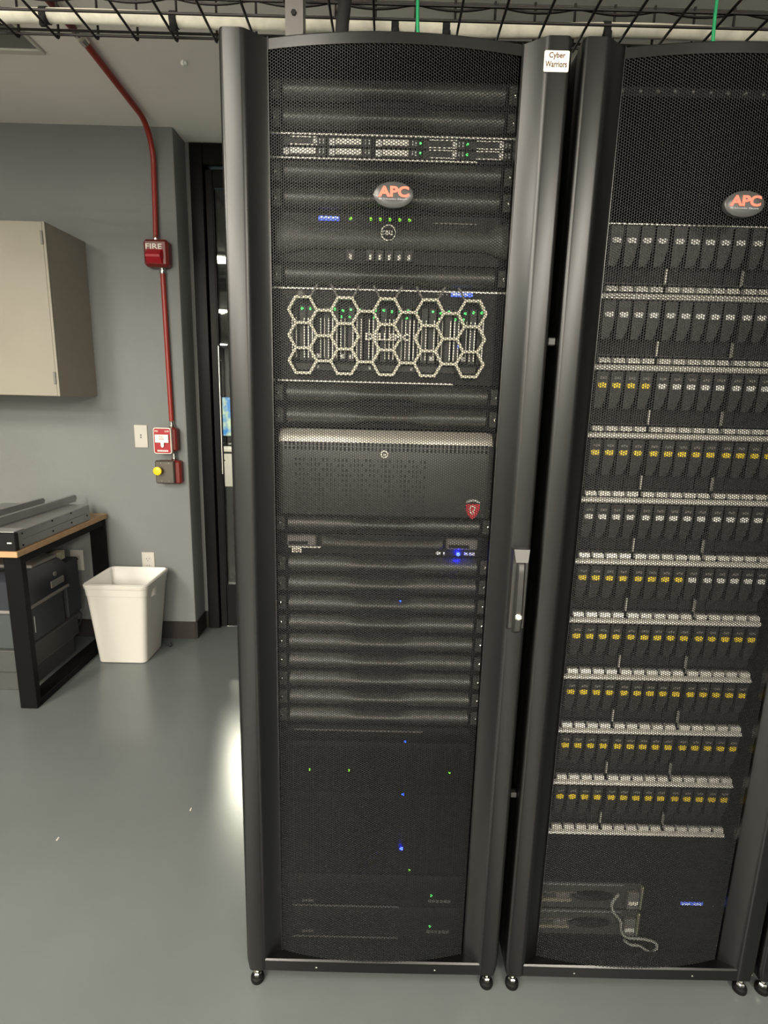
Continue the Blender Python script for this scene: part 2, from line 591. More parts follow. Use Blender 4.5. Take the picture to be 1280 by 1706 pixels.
# ------------------------------------------------------------------ server rack
def make_rack():
    r = thing('server_rack', 'tall black server rack, the whole one at the centre with a cream sticker', 'server rack',
              (0, 0, 0), 'black racks in a row')
    # casing
    (MB().box(.004, .012, .045, 1.06, .045, 1.985).box(.586, .594, .045, 1.06, .045, 1.985)
     .box(.012, .586, .045, 1.06, 1.975, 1.985).box(.012, .586, .045, 1.06, .045, .052)
     .box(.012, .586, 1.05, 1.06, .052, 1.975)
     .box(.012, .05, .045, .06, .052, 1.975).box(.548, .586, .045, .06, .052, 1.975)).build('casing', M['inner'], r)
    for x0, x1 in ((.022, .0735), (.5265, .578)):
        MB().box(x0, x1, .0725, .10, .052, 1.975, .002).build('mounting_rail', M['inner'], r)

    # door frame: two shaped pillars, bowed top and bottom rails
    def pil(s, dx):
        arc = [(.0370, 0), (.0395, .0003), (.0420, .0010), (.0443, .0021), (.0465, .0035), (.0486, .0052)]
        P = ([(.0035 + dx, .040), (.0 + dx, .034), (.0 + dx, .011), (.0010 + dx, .0060), (.0035 + dx, .0022), (.0065 + dx, .0005), (.0095 + dx, .0)] + arc +
             [(.0760, .0262), (.0785, .0268), (.0790, .0235), (.0805, .0235), (.0812, .030), (.0812, .040)])
        return [(x, y) if s > 0 else (.5975 - x, y) for x, y in P]
    fr = MB()
    for s in (1, -1):
        fr.loft([[(x, y, z) for x, y in pil(s, dx)] for z, dx in ((.040, .0045), (.066, .0005), (.075, 0), (1.979, 0), (1.985, .0015))])
    xs = [.0795 + i * (.5180 - .0795) / 16 for i in range(17)]
    fr.loft([[(x, bow(x) - .001, 1.966), (x, bow(x) - .001, 1.982), (x, bow(x) + .002, 1.985), (x, .042, 1.985), (x, .042, 1.966)] for x in xs])
    xs = [.044 + i * (.5535 - .044) / 16 for i in range(17)]
    fr.loft([[(x, .001 - .001 * math.sin((x - .044) / .5095 * math.pi), .0405), (x, .001 - .001 * math.sin((x - .044) / .5095 * math.pi), .069),
              (x, .0035, .0725), (x, .040, .0725), (x, .040, .0405)] for x in xs])
    fr.build('door_frame', M['rack'], r, smooth=35)
    link('perforated_panel', perforated_mesh(), r, kind='stuff')
    # oval badge
    cx, cz, y = .302, 1.732, bow(.302)
    b = thing_badge(r, cx, cz, y)
    # swing handle on the right pillar
    hp = (MB().loft([[(.5555, 0.002, z) if False else (.556 + d, .001, z), (.558 + d, -yy, z), (.588 + d, -yy, z), (.5905 + d, .001, z)]
                     for z, d, yy in ((.926, .0, .004), (.932, 0, .013), (1.062, 0, .014), (1.092, 0, .016), (1.098, 0, .016), (1.0985, 0, .012))]))
    hp = hp.build('handle', M['hgrip'], r, smooth=30)
    cap = MB().loft([[(x0, -.0165 - .0002, 1.0985), (x1, -.0165 - .0002, 1.0985), (x1 - .004, -.0145 - dy, 1.074), (x0 + .004, -.0145 - dy, 1.074)] for x0, x1, dy in ((.5575, .5890, .010), (.5580, .5885, -.0005))])
    cap.build('cap', M['plastic2'], hp)  # lighter plastic paints the light caught by the handle's sloped top
    lev = MB()
    lev.loft([[(.565, -.010, z), (.5655, -yy, z), (.569, -yy - .004, z), (.5785, -yy - .004, z), (.582, -yy, z), (.5825, -.010, z)]
              for z, yy in ((.922, .010), (.930, .020), (.95, .024), (1.05, .020), (1.066, .018), (1.073, .013))])
    lev.build('lever', M['hgrip'], hp, smooth=40)
    MB().lathe((.5735, -.026, .962), [(.0072, .004), (.0072, -.0035), (.0058, -.0045), (.0050, -.0030), (.0014, -.0030)], 'y', 20).build('lock_cylinder', M['chrome'], hp, smooth=40)
    # screws of the bottom rail
    for x in (.166, .448):
        MB().lathe((x, .0012, .052), [(.0024, .001), (.0022, -.0012), (.001, -.0016)], 'y', 10).build('screw', M['chrome'], r)
    # levelling feet
    for x, yy in ((.0225, .012), (.5750, .012), (.0225, 1.03), (.5750, 1.03)):
        ft = MB().lathe((x, yy, 0), [(.0150, 0), (.0160, .004), (.0155, .011), (.0120, .014)], 'z', 24).build('levelling_foot', M['rubber'], r, smooth=30)
        MB().lathe((x, yy, .014), [(.0095, 0), (.0095, .008), (.0075, .010), (.0045, .011), (.0045, .034)], 'z', 6).build('stem', M['chrome'], ft)
    return r


def thing_badge(r, cx, cz, y):
    n = 40
    def ell(a, b, yy):
        return [(cx + a * math.cos(2 * math.pi * i / n), yy, cz + b * math.sin(2 * math.pi * i / n)) for i in range(n)]
    bd = MB().loft([ell(.0345, .0205, y + .002), ell(.0352, .0212, y - .006), ell(.0350, .0210, y - .0085), ell(.0330, .0192, y - .0098),
                    ell(.020, .011, y - .0103)]).build('badge', M['badge'], r, smooth=40)
    yf = y - .0101
    text('lettering', 'APC', cx + .0, cz + .0045, yf, .054, .0178, M['apcred'], bd, .0012, .0, .045)
    text('small_print', 'by Schneider Electric', cx - .0, cz - .0075, yf, .050, .0036, M['textg'], bd, .0006)
    return bd


rack = make_rack()
rack2 = dup(rack, (.6145, 0, 0), 'tall black server rack on the right filled with rows of disk drives')
rack3 = dup(rack, (1.2210, 0, 0), 'sliver of a black rack at the lower right edge of the photo')
# things only one of the racks has
st = MB().prism([(.5515, 1.931), (.5905, 1.931), (.592, 1.9325), (.592, 1.961), (.5905, 1.9625), (.5515, 1.9625), (.550, 1.961), (.550, 1.9325)],
                -.0006, .0006).build('sticker', M['sticker'], rack)
st['label'] = 'cream square sticker with brown print'
text('lettering', 'Cyber', .5715, 1.9545, -.0007, .0275, .0110, M['stext'], st, .0002, 0, .018)
text('lettering', 'Warriors', .5705, 1.9425, -.0007, .0365, .0092, M['stext'], st, .0002, 0, .018)
MB().box(.5985, .6140, .014, .030, 1.488, 1.503, .002).build('hinge', M['hgrip'], rack2)
MB().box(.5985, .6140, .018, .034, .512, .524, .002).build('hinge', M['hgrip'], rack2)

# ------------------------------------------------------------------ equipment in the left rack
Z0, U = .078, .04445
FX0, FX1, FY = .0587, .5413, .068        # 19 inch flange, front plane


def zk(k):
    return Z0 + k * U


def cushion(mb, x0, x1, za, zb, depth, y=FY, insets=None, n=9, edge=.004):
    """convex face lofted along x; insets: list of (x, top inset, bottom inset)"""
    st_ = insets or [(x0, 0, 0), (x1, 0, 0)]
    st_ = [(x0, st_[0][1] + edge, st_[0][2] + edge, .25)] + [(x, a, b, 1.) for x, a, b in st_] + [(x1, st_[-1][1] + edge, st_[-1][2] + edge, .25)]
    rings = []
    for x, a, b, s in st_:
        t, bt = zb - a, za + b
        ring = []
        for i in range(n):
            u = i / (n - 1)
            z = bt + (t - bt) * (.5 - .5 * math.cos(math.pi * u))
            w = (z - bt) / (t - bt)
            k = (.22 + .78 * (1 - (2 * w - 1) ** 2)) if 0 < i < n - 1 else 0.
            ring.append((x, y - depth * s * k, z))
        ring += [(x, y + .004, t), (x, y + .004, bt)]
        rings.append(ring)
    return mb.loft(rings)


def flange(mb, za, zb):
    return mb.box(FX0, FX1, FY, FY + .003, za, zb)


def make_filler():
    t = thing('rack_filler_panel', 'x', 'filler panel', (0, 0, 0), 'blank filler panels in the left rack')
    MB().box(FX0, FX1, FY + .001, FY + .004, .0006, U - .0006).build('back_plate', M['inner'], t)
    cu = MB()
    w = [(.101, .0032, .0045), (.20, .0032, .0045), (.228, .0045, .0055), (.250, .0095, .0095), (.262, .0105, .0105), (.338, .0105, .0105),
         (.350, .0095, .0095), (.372, .0045, .0055), (.40, .0032, .0045), (.499, .0032, .0045)]
    cushion(cu, .0985, .5015, .0, U, .0165, FY + .001, w, 15, .003)
    cu.build('cover', M['plastic'], t, smooth=45)
    for a, b in ((.060, .0925), (.5075, .540)):
        e = MB().box(a, b, FY - .006, FY + .001, .007, U - .006, .0015).build('ear', M['plastic2'], t)
        MB().lathe(((a + b) / 2 + (.004 if a < .3 else -.004), FY - .006, U * .5), [(.0042, .001), (.004, -.0015), (.002, -.0026)], 'y', 10).build('screw', M['chrome'], e)
    return t


fill_labels = {
    41: 'blank black filler panel, topmost in the left rack',
    40: 'blank black filler panel directly above the slim server with silver drive bays',
    38: 'blank black filler panel directly below the slim server with silver drive bays',
    37: 'blank black filler panel behind the oval badge with red letters',
    34: 'blank black filler panel directly above the big server with the hexagon lattice',
    29: 'blank black filler panel directly below the big server with the hexagon lattice',
    28: 'blank black filler panel directly above the tall case with the red shield',
    23: 'blank black filler panel directly below the tall case with the red shield',
}
ORD = ['first', 'second', 'third', 'fourth', 'fifth', 'sixth', 'seventh', 'eighth', 'ninth', 'tenth']
for i in range(9):
    fill_labels[21 - i] = 'blank black filler panel, %s below the console drawer with the bright blue light' % ORD[i]
proto = make_filler()
for i, (k, lb) in enumerate(sorted(fill_labels.items(), reverse=True)):
    if i == 0:
        kk, lb0 = k, lb
        continue
    dup(proto, (0, 0, zk(k)), lb)
proto.location = (0, 0, zk(kk))
ORIG[proto.name] = Vector((0, 0, zk(kk)))
proto['label'] = lb0
for k, x in ((19, .339),):
    for o in bpy.data.objects:
        if o.get('label') == fill_labels[k]:
            led(x, zk(k) + .0355, FY - .012, .0022, M['lb'], o)


def chassis(t, za, zb, depth=.62, m=None):
    return (MB().box(.080, .520, FY + .004, FY + depth, za + .001, zb - .001)
            .box(FX0, FX1, FY, FY + .004, za + .0008, zb - .0008)).build('chassis', m or M['dark'], t)


# slim server with two rows of five silver drive bays
za, zb = zk(39), zk(40)
t = thing('rack_server', 'slim server with two rows of silver drive bays and green lights', 'server', (.3, FY, za))
chassis(t, za, zb)
(MB().box(.066, .534, FY - .004, FY + .001, zb - .0035, zb - .0010).box(.078, .455, FY - .004, FY + .001, za + .001, za + .0035)).build('pale_edge', M['silver'], t)
for c, x in enumerate((.098, .182, .268, .354, .440)):
    for rw in (0, 1):
        z = za + .0055 + rw * .0168
        dc = MB().box(x, x + .079, FY - .003, FY + .001, z, z + .0155, .001).build('drive_carrier', M['carrier'], t)
        filled = not ((c, rw) in ((0, 1), (3, 0), (3, 1), (4, 0), (4, 1)))
        if filled:
            MB().box(x + .012, x + .060, FY - .006, FY - .003, z + .003, z + .0135, .001).build('vent_plate', M['silver'], dc)
            MB().box(x, x + .011, FY - .007, FY - .003, z + .001, z + .0125, .001).build('latch', M['latch'], dc)
        else:
            fr = MB()
            fr.box(x + .012, x + .062, FY - .0055, FY - .003, z + .0135, z + .0152).box(x + .012, x + .062, FY - .0055, FY - .003, z + .001, z + .0026)
            fr.build('vent_frame', M['silver'], dc)
            MB().box(x + .054, x + .0625, FY - .006, FY - .003, z + .004, z + .012, .001).build('latch', M['latch'], dc)
        for q in (.066, .072):
            MB().box(x + q, x + q + .0025, FY - .0055, FY - .003, z + .004, z + .012).build('light_pipe', M['chassis'], dc)
        if c >= 3:
            led(x - .004, z + .009, FY - .004, .0022, M['lg'], dc)
led(.0705, za + .030, FY - .001, .0035, M['lb'], t)

# two unit server with smooth bezel and round emblem
za, zb = zk(35), zk(37)
t = thing('rack_server', 'two-unit server with a smooth grey bezel and round white emblem', 'server', (.3, FY, za))
chassis(t, za, zb)
bz = MB()
W = [(.082, .012, .012), (.110, .014, .018), (.150, .0265, .024), (.155, .027, .025), (.270, .027, .025), (.276, .031, .025), (.318, .031, .025),
     (.324, .027, .025), (.478, .027, .025), (.483, .0265, .024), (.50, .014, .018), (.520, .012, .012)]
cushion(bz, .078, .524, za, zb, .012, FY - .002, W, 9, .004)
bz = bz.build('bezel', M['plastic2'], t, smooth=40)
cz = 1.6865
em = MB().lathe((.2945, FY - .0135, cz), [(.0145, .001), (.0145, -.0015), (.0135, -.002)], 'y', 32).build('emblem', M['dark'], t)
rg = MB()
n = 36
ro, ri = .0142, .0124
rings = [[(.2945 + rr * math.cos(2 * math.pi * i / n), yy, cz + rr * math.sin(2 * math.pi * i / n)) for i in range(n)]
         for rr, yy in ((ro, FY - .015), (ro, FY - .0170), (ri, FY - .0170), (ri, FY - .015))]
rg.loft(rings, cap=False).build('ring', M['sticker'], em)
text('lettering', 'DELL', .2945, cz, FY - .0155, .021, .0072, M['sticker'], em, .0008, 0, .03)
lc = MB().box(.162, .202, FY - .004, FY, 1.7085, 1.7165, .001).build('lcd_display', M['lcd'], t)
for i in range(5):
    MB().box(.166 + i * .007, .171 + i * .007, FY - .0046, FY - .004, 1.7125, 1.715).build('character', M['lcdt'], lc)
for x in (.223, .261, .279, .297, .3155, .334):
    led(x, 1.7135, FY - .001, .0028, M['lgy'], t)
    dc = MB().box(x - .0085, x + .0085, FY - .004, FY, 1.6385, 1.660, .001).build('drive_carrier', M['carrier'], t)
    MB().box(x - .002, x + .0035, FY - .007, FY - .004, 1.6405, 1.651, .001).build('latch', M['silver'], dc)
MB().box(.38, .46, FY - .003, FY, 1.7075, 1.7095).build('label_strip', M['greyp'], t)

# four unit server with hexagon lattice
za, zb = zk(30), zk(34)
t = thing('rack_server', 'big server with a silver hexagon lattice over rows of green lights', 'server', (.3, FY, za))
chassis(t, za, zb)
(MB().box(.064, .536, FY - .004, FY + .001, zb - .0035, zb - .0008).box(.082, .430, FY - .004, FY + .001, za + .0008, za + .0032)).build('pale_edge', M['silver'], t)  # silver lines paint the light from above on the chassis edges
lat = MB()
hs, cx0, cz0 = .02705, .2965, 1.4985
rp = math.sqrt(3) * hs
cells = []
for c in range(9):
    for q in ((-1, 0, 1) if c % 2 == 0 else (-.5, .5)):
        cells.append((cx0 + (c - 4) * 1.5 * hs, cz0 + q * rp))
done = set()
dim = MB()


def bar(mb, p, q, w, y0, y1):
    p, q = Vector(p), Vector(q)
    dv = (q - p).normalized()
    nn = Vector((-dv.y, dv.x)) * w
    p, q = p - dv * w * .5, q + dv * w * .5
    mb.prism([tuple(p + nn), tuple(q + nn), tuple(q - nn), tuple(p - nn)], y0, y1)


def hexedges(c):
    return [((c[0] + hs * math.cos(i * math.pi / 3), c[1] + hs * math.sin(i * math.pi / 3)),
             (c[0] + hs * math.cos((i + 1) * math.pi / 3), c[1] + hs * math.sin((i + 1) * math.pi / 3))) for i in range(6)]


for c in cells:
    for p, q in hexedges(c):
        mid = ((p[0] + q[0]) / 2, (p[1] + q[1]) / 2)
        key = mid
        if any(abs(mid[0] - m0) + abs(mid[1] - m1) < .004 for m0, m1 in done) or (abs(mid[1] - cz0) < .002 and abs(abs(mid[0] - cx0) - 1.5 * hs) < .003):
            continue
        done.add(key)
        yj = 2.2e-5 * len(done)
        bar(lat, p, q, .0024, FY - .022 - yj, FY - .015 + yj)
lat.build('hexagon_lattice', M['hexsil'], t)
for c in (1, 3, 5, 7):
    cc = (cx0 + (c - 4) * 1.5 * hs, cz0 + 1.5 * rp)
    for p, q in hexedges(cc)[0:3:2]:
        bar(dim, p, q, .0018, FY - .018, FY - .014)
dim.build('upper_lattice', M['greyp'], t, kind='stuff')
text('lettering', 'DELLEMC', cx0 + .0015, cz0 + .0005, FY - .0245, .085, .0132, M['sticker'], t, .0014, 0, .035)
MB().lathe((.131, FY - .018, 1.574), [(.0075, .012), (.0075, -.003), (.005, -.005)], 'y', 20).build('lock', M['greyp'], t)
for i in range(24):
    x = .1085 + i * .0158
    dc = MB().box(x + .0008, x + .015, FY - .006, FY, 1.452, 1.556, .001).build('drive_carrier', M['carrier' if i % 3 else 'dark'], t)
    rl = MB()
    if i % 2 == 0 or i % 5 == 0:
        rl.box(x + .0025, x + .0042, FY - .009, FY - .006, 1.458, 1.533)
    rl.box(x + .0105, x + .0122, FY - .009, FY - .006, 1.458, 1.533)
    rl.build('slot_edge', M['silver'], dc)
    if i not in (0, 4, 9, 16, 20):
        led(x + .0072, 1.5475 + (.002 if i % 3 else 0), FY - .008, .0026, M['lg'], dc)
    if i in (6, 7, 10, 13, 14, 18, 20, 21):
        led(x + .0045, 1.536, FY - .008, .0022, M['lg'], dc)
    if i in (3, 6, 7, 17, 21):
        MB().box(x + .004, x + .009, FY - .0085, FY - .006, 1.458, 1.466).build('tab', M['latch'], dc)
led(.439, 1.487, FY - .012, .0036, M['lb'], t)
MB().box(.115, .475, FY - .004, FY, 1.434, 1.448, .001).build('lower_strip', M['carrier'], t)
for x in (.160, .235, .262, .315, .345, .395):
    MB().box(x, x + .004, FY - .006, FY - .004, 1.438, 1.444).build('mark', M['chassis'], t)
lc = MB().box(.418, .461, FY - .006, FY, 1.5785, 1.5855, .001).build('lcd_display', M['lcd'], t)
for i in range(5):
    MB().box(.421 + i * .006, .4255 + i * .006, FY - .0066, FY - .006, 1.5808, 1.5838).build('character', M['lcdt'], lc)
for i in range(3):
    MB().box(.393 + i * .008, .396 + i * .008, FY - .003, FY, 1.5815, 1.5835).build('menu_key', M['latch'], t)
led(.064, 1.572, FY - .002, .0042, M['lb'], t)

# four unit tower style case with a highlight painted along its top edge
za, zb = zk(24), zk(28)
t = thing('server_case', 'tall perforated black case with a red shield emblem', 'server', (.3, FY, za))
(MB().box(.080, .520, FY + .004, FY + .6, za + .001, zb - .003)).build('chassis', M['dark'], t)
fc = MB()
rings = []
for x, s, dz in ((.0765, .2, .010), (.080, .55, .004), (.088, .9, .001), (.098, 1, 0), (.50, 1, 0), (.512, .9, .001), (.520, .55, .004), (.5235, .2, .010)):
    d_ = .036 * s
    rings.append([(x, FY + .004, zb - .003 - dz), (x, FY - d_ * .35, zb - .0035 - dz), (x, FY - d_ * .75, zb - .009 - dz), (x, FY - d_ * .95, zb - .019 - dz),
                  (x, FY - d_, zb - .03 - dz), (x, FY - d_, za + .006), (x, FY - d_ * .9, za + .002), (x, FY + .004, za + .002)])
fc.loft(rings).build('front_cover', M['plastic'], t, smooth=50)
tb = MB()
tb.loft([[(x, FY - .0140 * s, zb - .0026 - dz), (x, FY - .0290 * s, zb - .0080 - dz), (x, FY - .0358 * s, zb - .0180 - dz), (x, FY - .0376 * s, zb - .0265 - dz), (x, FY - .0300 * s, zb - .0275 - dz)]
         for x, s, dz in ((.088, .86, .002), (.098, 1.01, 0), (.50, 1.01, 0), (.512, .86, .002))])
tb.build('top_highlight', M['case_lit'], t, smooth=40)  # pale colour paints the lamp light caught by the sloped top edge
sl = MB()
for i in range(52):
    x = .100 + i * .0078
    for j, zz in enumerate((zb - .034, zb - .043)):
        sl.box(x, x + .0035, FY - .0366, FY - .034, zz, zz + .007)
for i in range(34):
    x = .12 + i * .0078
    for j in range(11):
        if (i * 7 + j * 5) % 11 < 8:
            sl.box(x, x + .0026, FY - .0364, FY - .034, zb - .065 - j * .010, zb - .059 - j * .010)
sl.build('vent_slots', M['hole'], t, kind='stuff')
rings = [[(.2975 + rr * math.cos(2 * math.pi * i / n), yy, 1.2745 + rr * math.sin(2 * math.pi * i / n)) for i in range(n)]
         for rr, yy in ((.0075, FY - .036), (.0075, FY - .0385), (.0052, FY - .0385), (.0052, FY - .036))]
em = MB().loft(rings, cap=False).build('emblem', M['sticker'], t)
MB().box(.2955, .3005, FY - .0378, FY - .036, 1.272, 1.275).build('emblem_mark', M['sticker'], em)
sx, sz = .4785, 1.1675
sh = MB().prism([(sx - .0145, sz + .011), (sx + .0145, sz + .011), (sx + .0125, sz - .004), (sx + .008, sz - .013), (sx, sz - .020),
                 (sx - .008, sz - .013), (sx - .0125, sz - .004)], FY - .040, FY - .035).build('shield_emblem', M['shield'], t)
sh['label'] = 'red shield with silver crown'
cp = MB()
cp.prism([(sx - .0155, sz + .0125), (sx - .013, sz + .017), (sx - .006, sz + .0205), (sx + .006, sz + .0205), (sx + .013, sz + .017),
          (sx + .0155, sz + .0125), (sx + .011, sz + .014), (sx, sz + .0165), (sx - .011, sz + .014)], FY - .040, FY - .035)
cp.build('crown', M['chassis'], sh)
sq = MB()
for p, q in (((-.005, .006), (.001, .008)), ((.001, .008), (.005, .003)), ((.005, .003), (.001, -.003)), ((.001, -.003), (.003, -.009)),
             ((-.005, .006), (-.006, -.002)), ((-.006, -.002), (-.001, -.010))):
    bar(sq, (sx + p[0], sz + p[1]), (sx + q[0], sz + q[1]), .0011, FY - .041, FY - .040)
sq.build('emblem_mark', M['sticker'], sh)

# console drawer with bright blue light
za, zb = zk(22), zk(23)
t = thing('console_drawer', 'slim drawer with handle blocks at both ends and a glowing blue light', 'drawer', (.3, FY, za))
chassis(t, za, zb)
for a, b in ((.098, .160), (.432, .497)):
    h_ = MB().box(a, b, FY - .018, FY, za + .020, zb - .002, .003).build('handle_block', M['greyp'], t)
    MB().box(a + .004, b - .018, FY - .0195, FY - .018, za + .024, za + .031, .0008).build('recess', M['hole'], h_)
lp = MB()
cushion(lp, .168, .428, za + .016, zb - .006, .012, FY, [(.172, 0, 0), (.20, .005, 0), (.30, .008, 0), (.40, .005, 0), (.424, 0, 0)], 9, .003)
lp.build('front_lip', M['plastic2'], t, smooth=45)
MB().box(.100, .168, FY - .005, FY, za + .0135, za + .0165).build('lower_edge', M['silver'], t)
lb_ = MB().box(.107, .127, FY - .006, FY, za + .003, za + .0125, .0006).build('label_plate', M['sticker'], t)
for i in range(4):
    MB().box(.110 + i * .004, .1125 + i * .004, FY - .0064, FY - .006, za + .005, za + .010).build('print', M['stext'], lb_)
for x, w in ((.412, .010), (.4275, .004), (.472, .008), (.482, .006), (.4885, .006)):
    MB().box(x, x + w, FY - .004, FY, za + .0045, za + .011, .0008).build('port', M['latch'], t)
led(.4585, za + .0085, FY - .008, .0042, M['lbb'], t)

# dark equipment low in the rack
def dark_unit(label, name, cat, za, zb, slats):
    t = thing(name, label, cat, (.3, FY, za))
    chassis(t, za, zb, m=M['low'])
    cu = MB()
    cushion(cu, .09, .51, za + .002, zb - .002, .008, FY, None, 7, .003)
    cu.build('bezel', M['low'], t, smooth=40)
    if slats:
        n_ = 26
        vs = MB()
        for i in range(n_):
            x = .10 + i * .4 / n_
            vs.box(x, x + .006, FY - .0105, FY - .007, za + .012, zb - .012)
        vs.build('vent_ribs', M['low'], t, kind='stuff')
    return t


t = dark_unit('single dark unit with one blue light, just below the filler panels', 'rack_server', 'server', zk(12), zk(13), False)
MB().box(.11, .40, FY - .011, FY - .007, zk(13) - .012, zk(13) - .0105).build('pale_edge', M['greyp'], t)
led(.361, .620, FY - .010, .0022, M['lb'], t)
t = dark_unit('dark ribbed unit with three small green lights', 'rack_server', 'server', zk(9), zk(12), True)
for x in (.144, .234, .465):
    led(x, .543, FY - .011, .0022, M['lgy'], t)
led(.360, .4835, FY - .011, .0028, M['lb'], t)
t = dark_unit('dark ribbed unit with the bright blue light near the bottom of the left rack', 'rack_server', 'server', zk(4), zk(9), True)
led(.361, .336, FY - .011, .0040, M['lbb'], t)
led(.382, .277, FY - .011, .0022, M['lgy'], t)
for i, (za, zb) in enumerate(((.162, .2515), (.070, .1595))):
    t = dark_unit(['dark power unit with green light and pale print, upper of the bottom pair',
                   'dark power unit with green light and pale print, lower of the bottom pair'][i], 'power_unit', 'power unit', za, zb, False)
    z = (.186, .096)[i]
    led(.438, z + .017, FY - .0095, .0026, M['lg'], t)
    for j in range(6):
        MB().box(.431 + j * .0095, .438 + j * .0095, FY - .0096, FY - .007, z - .003, z + .003).build('print', M['greyp'], t)
    for j in range(4):
        MB().box(.125 + j * .007, .130 + j * .007, FY - .0096, FY - .007, z - .008, z - .003).build('print', M['greyp'], t)
    MB().box(.10, .36, FY - .0092, FY - .006, za + .0035, za + .005).build('pale_edge', M['greyp'], t)

# ------------------------------------------------------------------ disk shelves in the right rack
br = MB().box(.690, 1.142, FY, FY + .004, 1.930, 1.946, .001).build('cable_bar', M['inner'], rack2)
for i in range(14):
    MB().lathe((.712 + i * .0317, FY, 1.938), [(.0035, .001), (.0033, -.002), (.0018, -.003)], 'y', 8).build('stud', M['greyp'], br)
SX = .9160      # centre of the right rack
P, GAP, SH = .02885, .0038, .1334
cxs = []
x = .7270
for i in range(14):
    cxs.append(x)
    x += P + (GAP if i in (3, 8) else 0)
yel_n = [0, 0, 4, 14, 0, 8, 14, 14, 14, 14]
note = ['white latches, topmost shelf in the right rack', 'white latches, second shelf from the top of the right rack',
        'four yellow latches and the rest white', 'a full row of yellow latches, fourth from the top',
        'white latches between two shelves with yellow ones', 'eight yellow latches and the rest white',
        'a full row of yellow latches, seventh from the top', 'a full row of yellow latches, eighth from the top',
        'a full row of yellow latches, second from the bottom', 'a full row of yellow latches, lowest of the disk shelves']
# shared carrier meshes, local to the drive's lower left corner
w_ = P - .0022


def carrier_meshes():
    body = MB()
    prof = [(0, .016), (0, .119), (w_, .119), (w_, .088), (w_ - .0012, .074), (w_ - .0045, .060), (w_ - .0085, .052), (w_ - .012, .0475), (0.001, .0475)]
    bodyd = MB().box(0, w_, .012, .060, .002, .119)
    body.prism([(0.0008, .119), (w_ - .0022, .119), (w_ - .0022, .090), (w_ - .0036, .074), (w_ - .0070, .060), (w_ - .0105, .052), (w_ - .014, .0475), (0.0008, .0475)], -.006, .0125)
    body.box(.0005, w_ - .0005, -.0015, .0125, .0165, .0185)
    lp_ = [(.0050, .0880), (.0190, .0880), (.0212, .0958), (.0190, .0978), (.0070, .0978), (.0036, .0958)]
    latch = MB().loft([[(x, -.0075 - (.0978 - z) * .22, z) for x, z in lp_], [(x, -.005, z) for x, z in lp_]])
    foot = MB().loft([[(x, .007, .0125), (x, -.0030, .0125), (x, -.0062, .0045), (x, -.0062, .003), (x, .007, .003)] for x in (.002, w_ - .002)])
    tagm = MB().box(.006, .0205, -.0072, -.006, .1045, .1095)
    return body, latch, foot, tagm, bodyd


CB = None
for s in range(10):
    zs = 1.5935 - SH * s          # top of the silver bottom strip
    t = thing('disk_shelf', 'disk shelf with ' + note[s], 'disk shelf', (SX, FY, zs - .009), 'disk shelves in the right rack')
    (MB().box(.698, 1.137, FY + .05, FY + .5, zs - .0085, zs + .1235)
     .box(SX - .2413, SX + .2413, FY, FY + .004, zs - .0085, zs + .0005).box(SX - .2413, .698, FY, FY + .004, zs + .0005, zs + .1235).box(1.137, SX + .2413, FY, FY + .004, zs + .0005, zs + .1235)
     .box(.698, 1.137, FY, FY + .05, zs - .0085, zs + .001).box(.698, 1.137, FY + .002, FY + .05, zs + .1205, zs + .1235)).build('shelf_frame', M['dark'], t)
    MB().loft([[(x, FY, zs), (x, FY - .0045, zs - .0008), (x, FY - .0078, zs - .0026), (x, FY - .0092, zs - .0048), (x, FY - .0095, zs - .0070), (x, FY, zs - .0070)] for x in (.700, 1.124)]).build('bottom_strip', M['silver'], t, smooth=50)
    (MB().box(.700, 1.124, FY - .006, FY, zs - .0098, zs - .0080)).build('lower_lip', M['silver'], t)
    (MB().box(.700, 1.124, FY - .005, FY + .002, zs + .1215, zs + .1235)).build('top_lip', M['silver' if s == 0 else 'greyp'], t)
    for gx in (cxs[3] + P / 2 + GAP / 2, cxs[8] + P / 2 + GAP / 2):
        MB().box(gx - .0006, gx + .0006, FY - .002, FY + .006, zs + .018, zs + .046).build('divider', M['silver'], t)
    if s == 0:
        body, latch, foot, tagm, bodyd = carrier_meshes()
    for i, c in enumerate(cxs):
        x0 = c - P / 2 + .0011
        if CB is None:
            b = body.build('drive_carrier', M['carrier'], None, smooth=30)
            l1 = latch.build('latch', M['latch'])
            l2 = latch.build('latch', M['yellow'])
            f1 = foot.build('foot_tab', M['silver'])
            g1 = tagm.build('label_tag', M['greyp'])
            h1 = bodyd.build('carrier_body', M['hole'])  # black colour paints the shade in the gaps between carriers
            CB = [o.data for o in (b, l1, l2, f1, g1, h1)]
            for o in (b, l1, l2, f1, g1, h1):
                bpy.data.objects.remove(o)
        bo = link('drive_carrier', CB[0], t)
        bo.location = (x0 - SX, 0, .009)
        lo = link('latch', CB[2] if i < yel_n[s] else CB[1], bo)
        fo = link('foot_tab', CB[3], bo)
        link('carrier_body', CB[5], bo)
        if s >= 2:
            link('label_tag', CB[4], bo)

